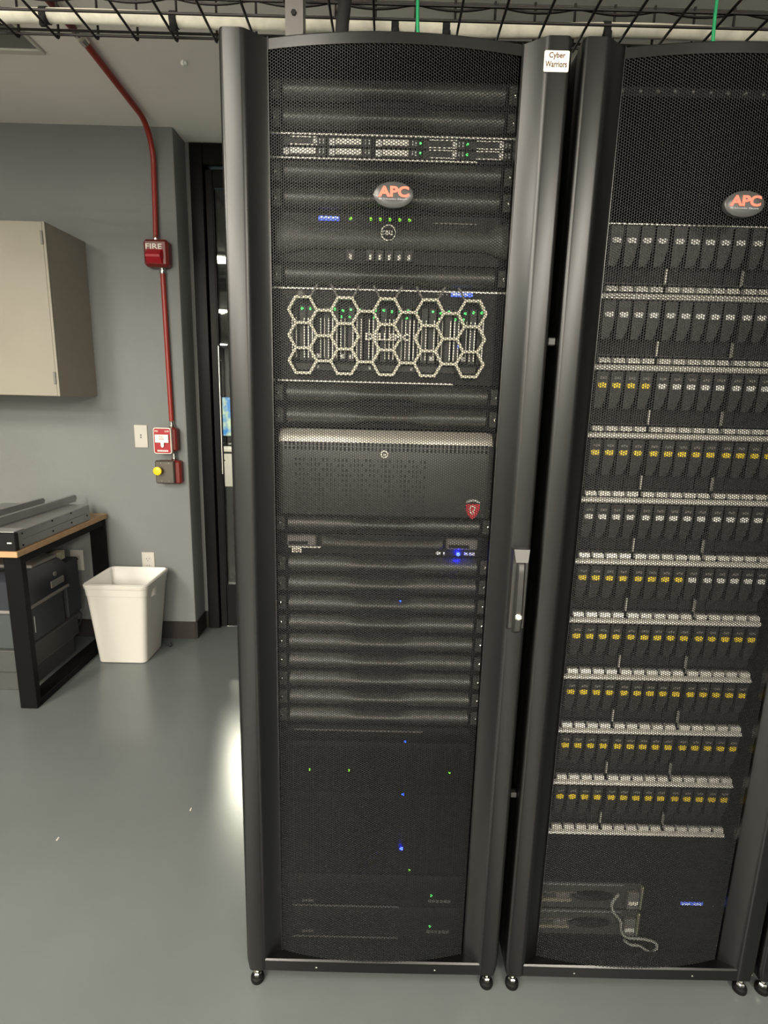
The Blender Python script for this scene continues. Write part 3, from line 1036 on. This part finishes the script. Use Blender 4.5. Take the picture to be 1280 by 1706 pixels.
# dark blank panel, storage controller and base blank below the shelves
t = thing('blank_panel', 'flat black blank panel between the disk shelves and the controller', 'filler panel', (SX, FY, .25))
(MB().box(SX - .2413, SX + .2413, FY, FY + .004, .254, .378)).box(SX - .22, SX + .22, FY - .004, FY + .001, .258, .374, .002).build('plate', M['inner'], t)
t = thing('storage_controller', 'dark controller with two grey plug-in modules and a small blue display', 'server', (SX, FY, .085))
(MB().box(SX - .2413, SX + .2413, FY, FY + .004, .085, .2515).box(SX - .215, SX + .215, FY + .004, FY + .6, .086, .2505)).build('chassis', M['dark'], t)
for i, z in enumerate((.172, .094)):
    m_ = MB().box(.702, .948, FY - .004, FY + .002, z, z + .072, .0015).build('module', M['box1'], t)
    MB().box(.702, .905, FY - .0065, FY - .004, z + .068, z + .0715).build('top_edge', M['chassis'], m_)
    MB().box(.704, .780, FY - .007, FY - .004, z + .020, z + .028).build('port_row', M['port'], m_)
    MB().box(.704, .795, FY - .006, FY - .004, z + .044, z + .0465).build('slot_edge', M['greyp'], m_)
    MB().box(.742, .775, FY - .006, FY - .004, z + .030, z + .042, .001).build('label_tag', M['greyp'], m_)
    MB().loft([[(.83 + .05 * math.cos(a) * k_, yy, z + .040 + .011 * math.sin(a) * k_) for a in [q * math.pi / 8 for q in range(16)]]
               for k_, yy in ((1, FY - .004), (1, FY - .010), (.8, FY - .014))]).build('pull_handle', M['dark'], m_, smooth=40)
    MB().box(.912, .940, FY - .016, FY - .004, z + .010, z + .058, .002).build('plug', M['greyp'], m_)
    MB().box(.914, .938, FY - .0175, FY - .016, z + .024, z + .034, .0006).build('plug_label', M['sticker' if i == 0 else 'latch'], m_)
    MB().box(.944, .951, FY - .012, FY - .004, z + .006, z + .070, .001).build('latch_bar', M['port'], m_)
lc = MB().box(1.050, 1.106, FY - .002, FY + .003, .1835, .1925, .0008).build('lcd_display', M['lcd'], t)
for i in range(7):
    if i != 3:
        MB().box(1.053 + i * .007, 1.0585 + i * .007, FY - .0026, FY - .002, .1855, .1905).build('character', M['lcdt'], lc)
for x, z in ((1.076, .205), (1.132, .181)):
    led(x, z, FY + .002, .0016, M['latch'], t)
def smooth_path(cp, per=8):
    out = []
    for a in range(len(cp) - 1):
        p0, p1, p2, p3 = (Vector(cp[max(a - 1, 0)]), Vector(cp[a]), Vector(cp[a + 1]), Vector(cp[min(a + 2, len(cp) - 1)]))
        for q in range(per):
            u = q / per
            out.append(.5 * ((2 * p1) + (p2 - p0) * u + (2 * p0 - 5 * p1 + 4 * p2 - p3) * u * u + (3 * p1 - p0 - 3 * p2 + p3) * u ** 3))
    return out + [Vector(cp[-1])]


pts = smooth_path([(x, .0475 + dy, z) for x, z, dy in ((.886, .231, 0), (.873, .205, 0), (.879, .180, 0), (.899, .153, 0), (.904, .125, 0), (.920, .106, 0), (.962, .102, .0), (.990, .092, .001), (.998, .077, .001), (.986, .064, 0), (.968, .073, -.001), (.950, .084, -.001), (.930, .086, -.001), (.914, .098, 0))])
o = MB().tube(pts, .0032, 8).build('power_cable', M['cable'], smooth=60)
tag(o, 'looped grey cable hanging in front of the controller modules', 'cable')

# ------------------------------------------------------------------ cable tray above the racks
TY0, TY1, TZ, TX0, TX1 = .05, .512, 2.228, -1.62, 2.2
t = thing('cable_tray', 'black wire basket cable tray running above the racks', 'cable tray', (0, (TY0 + TY1) / 2, TZ))
xw = -1.603
while xw < TX1:
    wd = .0031
    MB().tube([(xw, TY0, TZ + .105), (xw, TY0, TZ + .006), (xw, TY0 + .004, TZ + .001), (xw, TY0 + .010, TZ - .001), (xw, TY1 - .010, TZ - .001),
               (xw, TY1 - .004, TZ + .001), (xw, TY1, TZ + .006), (xw, TY1, TZ + .105)], wd, 6).build('cross_wire', M['wire'], t, smooth=60)
    xw += .0975
for y, z in ([(TY0 + .006 + i * .0508, TZ + .0052) for i in range(9)] + [(TY1 - .010, TZ + .0052), (TY1 + .004, TZ + .0215), (TY1 + .004, TZ + .055),
             (TY1 + .004, TZ + .100), (TY0 - .004, TZ + .014), (TY0 - .004, TZ + .055), (TY0 - .004, TZ + .100)]):
    if y in (TY0 + .006 + 8 * .0508,):
        continue
    MB().tube([(TX0, y, z), (TX1, y, z)], .0031, 6).build('long_wire', M['wire'], t, smooth=60)
wv = []
for i in range(0, 160):
    x = TX0 + (TX1 - TX0) * i / 159
    wv.append((x, TY1 - .03, TZ + .078 - .012 * abs(math.sin((x + 1.603) / .195 * math.pi))))
o = MB().tube(wv, .0035, 6).build('network_cable', M['wire'], smooth=60)
tag(o, 'thin dark cable sagging along the back of the wire tray', 'cable')
bp = []
for i in range(80):
    x = -1.60 + 3.7 * i / 79
    bp.append((x, .470 + .006 * math.sin(x * 5), TZ + .023 + .002 * math.sin(x * 9)))
o = MB().tube(bp, .0155, 12).build('cable_bundle', M['bundle'], smooth=60)
tag(o, 'thick off-white cable bundle lying in the wire tray', 'cable')
for i, (x, lb) in enumerate(((-.655, 'leftmost black strap around the off-white cable bundle'), (-.536, 'second black strap from the left around the off-white cable bundle'),
              (-.228, 'black strap on the bundle just left of the centre rack'), (.298, 'black strap on the bundle above the middle of the centre rack'),
              (.420, 'black strap on the bundle beside the green cable'), (.800, 'black strap on the bundle above the right rack'))):
    yb = .470 + .006 * math.sin(x * 5)
    zb = TZ + .023 + .002 * math.sin(x * 9)
    k = 20
    rings = [[(xx, yb + rr * math.cos(2 * math.pi * j / k), zb + rr * math.sin(2 * math.pi * j / k)) for j in range(k)]
             for xx, rr in ((x - .009, .0150), (x - .008, .0175), (x + .008, .0175), (x + .009, .0150))]
    o = MB().loft(rings, cap=False).box(x - .006, x + .010, yb - .022, yb - .012, zb - .032, zb - .008, .003).build('cable_strap', M['strap'], smooth=50)
    tag(o, lb, 'strap')
for x0, lb in ((.345, 'green cable dropping from the tray into the centre rack'), (.953, 'green cable dropping from the tray into the right rack')):
    pts = [(x0 + .004 - .012 * math.sin(i / 14 * 2.2) + .026 * (i / 14) ** 2.4, .25, 2.30 - .30 * i / 14) for i in range(15)]
    o = MB().tube(pts, .0036, 8).build('green_cable', M['green'], smooth=60)
    tag(o, lb, 'cable')
t = thing('tray_bracket', 'grey upright bracket with a bolt holding the wire tray above the centre rack', 'bracket', (.087, .30, 1.985))
(MB().box(.070, .107, .2640, .268, 1.9855, 2.40).box(.070, .107, .268, .304, 1.9855, 1.989).box(.103, .107, .268, .304, 1.989, 2.40)).build('upright', M['greyp'], t)
MB().lathe((.088, .264, 2.157), [(.006, .001), (.006, -.003), (.004, -.004)], 'y', 6).build('bolt', M['strap'], t)
o = MB().tube([(.190 + .004 * math.sin(i * .9), .285 + .004 * math.cos(i * .7), 1.986 + .36 * i / 13) for i in range(14)], .014, 10).build('black_cable', M['strap'], smooth=60)
tag(o, 'thick black cable bundle rising beside the grey tray bracket', 'cable')
for i, (x, y, w) in enumerate(((.72, .80, .16), (1.02, 1.0, .05))):
    pass

# ------------------------------------------------------------------ ceiling details at the left
t = thing('ceiling_hatch', 'dark recessed ceiling panel with a pale edge above the tray at left', 'panel', (-1.4, 1.1, CEIL))
(MB().box(-1.95, -1.00, 1.285, 1.315, CEIL - .010, CEIL, .002).box(-1.95, -1.00, .55, .58, CEIL - .010, CEIL, .002)
 .box(-1.012, -1.00, .58, 1.285, CEIL - .010, CEIL, .002).box(-1.95, -1.938, .58, 1.285, CEIL - .010, CEIL, .002)).build('frame', M['trimw'], t)
MB().box(-1.938, -1.012, .58, 1.285, CEIL - .004, CEIL).build('panel', M['greyp'], t)
o = MB().box(-.510, -.487, 1.342, 1.356, CEIL - .014, CEIL, .002).box(-.502, -.495, 1.335, 1.345, CEIL - .020, CEIL, .001).build('ceiling_clip', M['latch'])
tag(o, 'small white clip on the ceiling beside the rack', 'clip')

# ------------------------------------------------------------------ alarm line on the wall
XC = -.822


def coupling(mb, x, y, z0, z1, r=.0135):
    mb.lathe((x, y, z0), [(r, 0), (r * 1.15, (z1 - z0) * .15), (r * 1.15, (z1 - z0) * .45), (r * .8, (z1 - z0) * .5), (r * .8, (z1 - z0) * .8), (r * 1.1, z1 - z0)], 'z', 14)


t = thing('conduit', 'red painted conduit bending from the wall onto the ceiling', 'conduit', (XC, 1.875, 2.1))
cyl_y, czl = 1.880, CEIL - .020
pts = [(-.846, cyl_y, 2.11), (-.842, cyl_y, 2.25)]
for i in range(13):
    a = i / 12 * math.pi / 2
    pts.append((-.838 + .012 * i / 12, cyl_y - .16 * (1 - math.cos(a)), czl - .16 + .16 * math.sin(a)))
pts += [(-.800, 1.2, czl)]
MB().tube(pts, .0125, 12).build('pipe', M['redc'], t, smooth=60)
MB().tube([(-.800, 1.13, czl), (-.798, .2, czl)], .0125, 12).build('pipe', M['dkred'], t, smooth=60)
for y in (1.125, 1.175):
    MB().cyl((-.800, y, czl), (-.800, y + .03, czl), .0165, n=14).build('coupling', M['chrome'], t, smooth=40)
cp = MB()
coupling(cp, -.846, cyl_y, 2.092, 2.118)
cp.build('coupling', M['chrome'], t, smooth=40)
# horn box
t = thing('alarm_horn', 'red alarm horn box with white lettering, highest on the wall', 'alarm', (-.83, 1.86, 1.97))
MB().box(-.895, -.775, 1.835, YB, 1.972, 2.096, .012).build('housing', M['red'], t, smooth=30)
MB().loft([[(-.883, 1.836, z), (-.875, 1.836 - dd, z), (-.805, 1.836 - dd, z), (-.797, 1.836, z)] for z, dd in ((1.985, .004), (2.010, .028), (2.020, .030), (2.042, .012), (2.050, .001))]).build('lens', M['redp'], t, smooth=30)
text('lettering', 'FIRE', -.842, 2.062, 1.8345, .078, .024, M['sticker'], t, .0006, 0, .01)
o = thing('conduit', 'straight red painted conduit running down between the two red alarm boxes', 'conduit', (-.815, 1.88, 1.2))
MB().tube([(-.822, cyl_y, 1.955), (-.8165, cyl_y, 1.225)], .0125, 12).build('pipe', M['redc'], o, smooth=60)
cp = MB()
coupling(cp, -.822, cyl_y, 1.946, 1.972)
cp.build('coupling', M['chrome'], o, smooth=40)
cp = MB()
coupling(cp, -.8165, cyl_y, 1.190, 1.226)
cp.build('coupling', M['chrome'], o, smooth=40)
# pull station
t = thing('pull_station', 'red and white fire pull station with a white T-shaped handle', 'alarm', (-.83, 1.85, 1.06))
MB().box(-.858, -.782, 1.842, YB, 1.072, 1.190, .008).build('back_box', M['red'], t, smooth=30)


def rrect(x0, x1, z0, z1, r, n=5):
    P_ = []
    for cx_, cz_, a0 in ((x1 - r, z1 - r, 0), (x0 + r, z1 - r, 90), (x0 + r, z0 + r, 180), (x1 - r, z0 + r, 270)):
        for i in range(n):
            a = math.radians(a0 + 90 * i / (n - 1))
            P_.append((cx_ + r * math.cos(a), cz_ + r * math.sin(a)))
    return P_


MB().prism(rrect(-.893, -.803, 1.060, 1.192, .010), 1.822, 1.843).build('plate_rim', M['sticker'], t)
fp = MB().prism(rrect(-.8895, -.8065, 1.0635, 1.1885, .008), 1.819, 1.8225).build('face_plate', M['redp'], t)
MB().prism([(-.881, 1.118), (-.853, 1.118), (-.853, 1.100), (-.848, 1.093), (-.842, 1.093), (-.837, 1.100), (-.837, 1.118), (-.813, 1.118), (-.813, 1.158), (-.881, 1.158)], 1.810, 1.820).build('pull_handle', M['sticker'], t)
text('lettering', 'PULL', -.847, 1.148, 1.8095, .022, .008, M['redp'], fp, .0006)
text('lettering', 'DOWN', -.847, 1.136, 1.8095, .026, .008, M['redp'], fp, .0006)
text('lettering', 'FIRE', -.876, 1.1755, 1.8188, .018, .009, M['sticker'], fp, .0006)
text('lettering', 'ALARM', -.822, 1.1755, 1.8188, .022, .009, M['sticker'], fp, .0006)
for i in range(6):
    MB().box(-.8745 + i * .0095, -.8672 + i * .0095, 1.8178, 1.8190, 1.0705, 1.0790, .0005).build('print', M['sticker'], fp)
cp = MB()
coupling(cp, -.812, cyl_y, 1.018, 1.06)
o = cp.build('coupling', M['chrome'], smooth=40)
tag(o, 'short chrome coupling between the pull station and the yellow-button box', 'coupling')
# abort button box
t = thing('push_button_box', 'steel and red box with a round yellow push button', 'button', (-.83, 1.86, .9))
MB().box(-.895, -.772, 1.852, YB, .898, 1.020, .008).build('back_box', M['red'], t, smooth=30)
MB().box(-.900, -.800, 1.835, 1.853, .900, 1.022, .006).build('cover_plate', M['steel'], t, smooth=30)
MB().lathe((-.878, 1.835, .970), [(.012, 0), (.012, -.014), (.0215, -.016), (.0225, -.022), (.0215, -.028), (.016, -.0305)], 'y', 26).build('button', M['yel'], t, smooth=40)
for x in (-.867, -.827):
    for z in (.913, 1.007):
        MB().lathe((x, 1.835, z), [(.0036, .001), (.0034, -.002), (.0015, -.003)], 'y', 10).build('screw', M['chrome'], t)

# ------------------------------------------------------------------ wall plates
def plate(name, label, x0, x1, z0, z1, kind):
    t = thing(name, label, 'wall plate', ((x0 + x1) / 2, YB, (z0 + z1) / 2))
    MB().box(x0, x1, YB - .006, YB, z0, z1, .002).build('cover', M['white'], t)
    cx_, cz_ = (x0 + x1) / 2, (z0 + z1) / 2
    if kind == 'switch':
        for dz in (.007, -.005):
            MB().box(cx_ - .0035, cx_ + .0035, YB - .010, YB - .006, cz_ + dz - .0035, cz_ + dz + .0035, .001).build('jack', M['greyp'], t)
    elif kind == 'duplex':
        for dz in (.020, -.020):
            q = MB().lathe((cx_, YB - .006, cz_ + dz), [(.0165, .001), (.0165, -.0015), (.0155, -.002)], 'y', 20).build('socket', M['bin'], t)
            (MB().box(cx_ - .0075, cx_ - .0055, YB - .0086, YB - .0078, cz_ + dz - .001, cz_ + dz + .007)
             .box(cx_ + .0055, cx_ + .0075, YB - .0086, YB - .0078, cz_ + dz - .001, cz_ + dz + .007)
             .box(cx_ - .002, cx_ + .002, YB - .0086, YB - .0078, cz_ + dz - .010, cz_ + dz - .006)).build('slots', M['hole'], q)
    else:
        MB().cyl((cx_, YB - .0065, cz_ + .008), (cx_, YB - .014, cz_ + .008), .007, n=14).build('jack', M['hole'], t)


plate('wall_plate', 'white wall plate with two small jacks beside the pull station', -1.022, -.953, 1.081, 1.200, 'switch')
plate('power_outlet', 'white duplex outlet above the rim of the white bin', -1.026, -.957, .388, .505, 'duplex')
plate('wall_plate', 'white wall plate with one round jack seen under the table', -1.420, -1.350, .392, .508, 'jack')

# ------------------------------------------------------------------ wall cabinet
CX = -1.203
t = thing('wall_cabinet', 'beige wall cabinet hanging at the left edge', 'cabinet', (-1.6, 1.73, 1.343))
MB().box(-2.12, CX, 1.575, YB, 1.343, 2.088, .002).build('body', M['cabs'], t)
dr = MB().box(-1.655, CX - .012, 1.556, 1.575, 1.344, 2.087, .0015).build('door', M['cab'], t)
MB().box(-2.118, -1.659, 1.556, 1.575, 1.344, 2.087, .0015).build('door', M['cab'], t)
MB().box(CX - .0115, CX, 1.556, 1.576, 1.344, 2.087, .001).build('edge_strip', M['cab'], t)
for z in (2.022, 1.425):
    MB().box(CX - .022, CX - .010, 1.550, 1.557, z - .028, z + .028, .002).build('hinge', M['greyp'], t)
MB().tube([(-1.64, 1.556, 1.42), (-1.64, 1.530, 1.42), (-1.64, 1.530, 1.52), (-1.64, 1.556, 1.52)], .005, 8).build('handle', M['chrome'], dr, smooth=60)

# ------------------------------------------------------------------ table with black steel frame
t = thing('work_table', 'table with a wooden top on a black steel frame', 'table', (-1.9, 1.5, 0))
MB().box(-2.75, -1.195, 1.125, 1.885, .696, .721, .002).build('tabletop', M['wood'], t)
for x0, x1 in ((-1.272, -1.197), (-2.74, -2.665)):
    MB().box(x0, x1, 1.148, 1.180, 0, .696, .002).build('leg', M['iron'], t)
    MB().box(x0, x1, 1.835, 1.867, 0, .696, .002).build('leg', M['iron'], t)
    MB().box(x0, x1, 1.180, 1.835, 0, .032, .002).build('foot_bar', M['iron'], t)
    MB().box(x0, x1, 1.180, 1.835, .664, .696, .002).build('top_bar', M['iron'], t)
MB().box(-2.665, -1.272, 1.49, 1.54, .656, .696, .002).build('cross_bar', M['iron'], t)

# server and rails on the table
t = thing('server_chassis', 'galvanised server chassis with a black front lying on the table', 'server', (-1.45, 1.45, .7215))
MB().box(-1.640, -1.205, 1.155, 1.730, .7215, .800, .003).build('case', M['srvgrey'], t)
(MB().box(-1.645, -1.2, 1.130, 1.156, .7225, .797, .003)).build('front_bezel', M['dark'], t)
MB().box(-1.640, -1.205, 1.135, 1.20, .800, .8035).build('lid_edge', M['chassis'], t)
MB().box(-1.232, -1.214, 1.127, 1.131, .755, .760).build('front_mark', M['silver'], t)
MB().box(-1.2055, -1.2035, 1.18, 1.70, .759, .762).build('side_seam', M['greyp'], t)
for y in (1.18, 1.40, 1.40, 1.555, 1.555, 1.72):
    pass
for y, z in ((1.185, .785), (1.185, .735), (1.402, .790), (1.402, .742), (1.558, .792), (1.558, .745), (1.70, .75)):
    MB().cyl((-1.2055, y, z), (-1.2025, y, z), .0045, n=10).build('screw_hole', M['hole'], t)
for i, (p, q, h, lb) in enumerate((((-1.330, 1.13), (-1.300, 1.785), .034, 'thick grey slide rail lying on the server, nearest the table edge'),
                                   ((-1.455, 1.20), (-1.415, 1.700), .030, 'thin grey slide rail lying farther back on the server'))):
    u = Vector((q[0] - p[0], q[1] - p[1], 0)).normalized()
    nn = Vector((-u.y, u.x, 0))
    t = thing('slide_rail', lb, 'rail', ((p[0] + q[0]) / 2, (p[1] + q[1]) / 2, .804))
    Pp, Qq = Vector((p[0], p[1], .8042)), Vector((q[0], q[1], .8042))
    prof = [(0, 0), (.016, 0), (.016, .003), (.003, .003), (.003, h - .003), (.016, h - .003), (.016, h), (0, h)]
    MB().loft([[tuple(e + nn * a + Vector((0, 0, b))) for a, b in prof] for e in (Pp, Qq)]).build('outer_channel', M['srvgrey'], t)
    prof = [(.004, .008), (.009, .008), (.009, h - .008), (.004, h - .008)]
    e0, e1 = Pp + (Qq - Pp) * .25, Qq + u * .012
    MB().loft([[tuple(e + nn * a + Vector((0, 0, b))) for a, b in prof] for e in (e0, e1)]).build('inner_slide', M['chassis'], t)

# gear stacked under the table
t = thing('storage_box', 'long grey chassis on the floor, lowest of the stack under the table', 'box', (-1.6, 1.55, 0))
MB().box(-1.80, -1.33, 1.30, 1.70, 0, .100, .003).build('case', M['box1'], t)
MB().box(-1.3305, -1.326, 1.31, 1.69, .088, .094).build('seam', M['greyp'], t)
t = thing('storage_box', 'dark grey chassis with a small cable hook, second in the stack under the table', 'box', (-1.6, 1.55, .1))
MB().box(-1.80, -1.31, 1.28, 1.72, .1005, .205, .003).build('case', M['box1'], t)
MB().tube([(-1.32, 1.722, .13), (-1.315, 1.75, .15), (-1.312, 1.76, .19), (-1.315, 1.745, .215), (-1.32, 1.72, .21)], .004, 8).build('cable_hook', M['strap'], t, smooth=60)
t = thing('storage_box', 'upright grey box with a pale scratch, third in the stack under the table', 'box', (-1.6, 1.5, .2))
MB().box(-1.78, -1.325, 1.30, 1.63, .2055, .380, .003).build('case', M['box3'], t)
MB().box(-1.3255, -1.324, 1.385, 1.388, .25, .33).build('scratch', M['latch'], t)
t = thing('printer', 'dark navy printer on top of the stack under the table', 'printer', (-1.6, 1.5, .38))
MB().loft([[(x, 1.29, .3805), (x, 1.66, .3805), (x, 1.66, .51), (x, 1.60, .555), (x, 1.33, .565), (x, 1.29, .53)] for x in (-1.75, -1.315)]).build('body', M['box2'], t)
MB().box(-1.76, -1.305, 1.285, 1.665, .381, .396, .003).build('tray', M['greyp'], t)
MB().box(-1.316, -1.310, 1.52, 1.63, .42, .455, .002).build('panel', M['greyp'], t)
MB().cyl((-1.316, 1.56, .483), (-1.311, 1.56, .483), .012, n=14).build('dial', M['greyp'], t)
MB().box(-1.72, -1.32, 1.40, 1.60, .556, .575, .003).build('lid', M['greyp'], t)
for i in range(5):
    MB().box(-1.36, -1.322, 1.61 + i * .014, 1.618 + i * .014, .530, .572).build('paper_guide', M['port'], t)
t = thing('storage_box', 'blue-grey box behind the printer under the table', 'box', (-1.5, 1.75, .38))
MB().box(-1.55, -1.33, 1.675, 1.80, .2055, .50, .003).build('case', M['box3'], t)
o = t
# make it stand on the second chassis
t = thing('server_chassis', 'pale grey server standing behind the front table leg', 'server', (-2.0, 1.4, 0))
MB().box(-2.3, -1.83, 1.22, 1.75, 0, .42, .003).build('case', M['srvgrey'], t)
MB().box(-2.29, -1.84, 1.212, 1.22, .02, .40, .002).build('front_bezel', M['box3'], t)
MB().box(-2.27, -1.86, 1.209, 1.213, .19, .21).build('bezel_slot', M['hole'], t)

# ------------------------------------------------------------------ waste bin
BX0, BX1, BY0, BY1, BH = -1.185, -.862, 1.545, 1.86, .432
t = thing('waste_bin', 'white rectangular plastic waste bin with a liner', 'bin', (-1.03, 1.7, 0))


def rr(x0, x1, y0, y1, r, z, n=6):
    P_ = []
    for cx_, cy_, a0 in ((x1 - r, y1 - r, 0), (x0 + r, y1 - r, 90), (x0 + r, y0 + r, 180), (x1 - r, y0 + r, 270)):
        for i in range(n):
            a = math.radians(a0 + 90 * i / (n - 1))
            P_.append((cx_ + r * math.cos(a), cy_ + r * math.sin(a), z))
    return P_


def binring(z, off=0.):
    k_ = z / BH
    ix0, ix1 = .030 * (1 - k_), .036 * (1 - k_)
    iy0, iy1 = .034 * (1 - k_), .050 * (1 - k_)
    return rr(BX0 + ix0 + .006 - off, BX1 - ix1 - .006 + off, BY0 + iy0 + .006 - off, BY1 - iy1 - .006 + off, .028 + off, z)


bd = MB()
bd.loft([binring(0, -.006), binring(.004, 0), binring(.37, 0), binring(.372, .003), binring(.408, .003), binring(.411, .007), binring(BH - .004, .008), binring(BH, .004),
         binring(BH, -.001), binring(BH - .01, -.004), binring(.02, -.004)])
bd.build('body', M['bin'], t, smooth=40)
ln = MB()
rings = []
for z, off in ((BH + .001, .002), (BH + .0025, -.004), (.40, -.008), (.30, -.012), (.20, -.016)):
    ring = binring(min(z, BH), off)
    rings.append([(x + .004 * math.sin(i * 2.7 + z * 30) * (z < .42), y + .004 * math.cos(i * 3.1 + z * 22) * (z < .42), z) for i, (x, y, _) in enumerate(ring)])
ln.loft(rings, cap=False)
ln.build('liner', M['liner'], t, smooth=60)
xr_ = BX1 - .006 - .036 * (1 - .365 / BH)
MB().loft([[(xr_ - .001, 1.665 - a, .345), (xr_ + yy, 1.67 - a, .350), (xr_ + yy, 1.67 - a, .385), (xr_ - .001, 1.665 - a, .392)] for a, yy in ((0.03, .004), (.02, .010), (-.02, .010), (-.03, .004))]).build('handle', M['bin'], t, smooth=40)
o = MB().tube([(-.885, 1.80, .004), (-.868, 1.79, .006), (-.852, 1.775, .006), (-.846, 1.79, .006), (-.856, 1.81, .005), (-.868, 1.83, .004)], .0028, 8).build('loose_cable', M['strap'], smooth=60)
tag(o, 'short loop of black cable on the floor beside the white bin', 'cable')
for i, (x, y, lb) in enumerate(((-.70, .42, 'tiny white scrap on the floor in front of the bin'), (-.33, .56, 'tiny pale scrap on the floor beside the left rack'))):
    o = MB().prism([(x, .0005), (x + .006, .0005), (x + .004, .003), (x + .001, .002)], y, y + .012).build('paper_scrap', M['bin'])
    tag(o, lb, 'scrap')
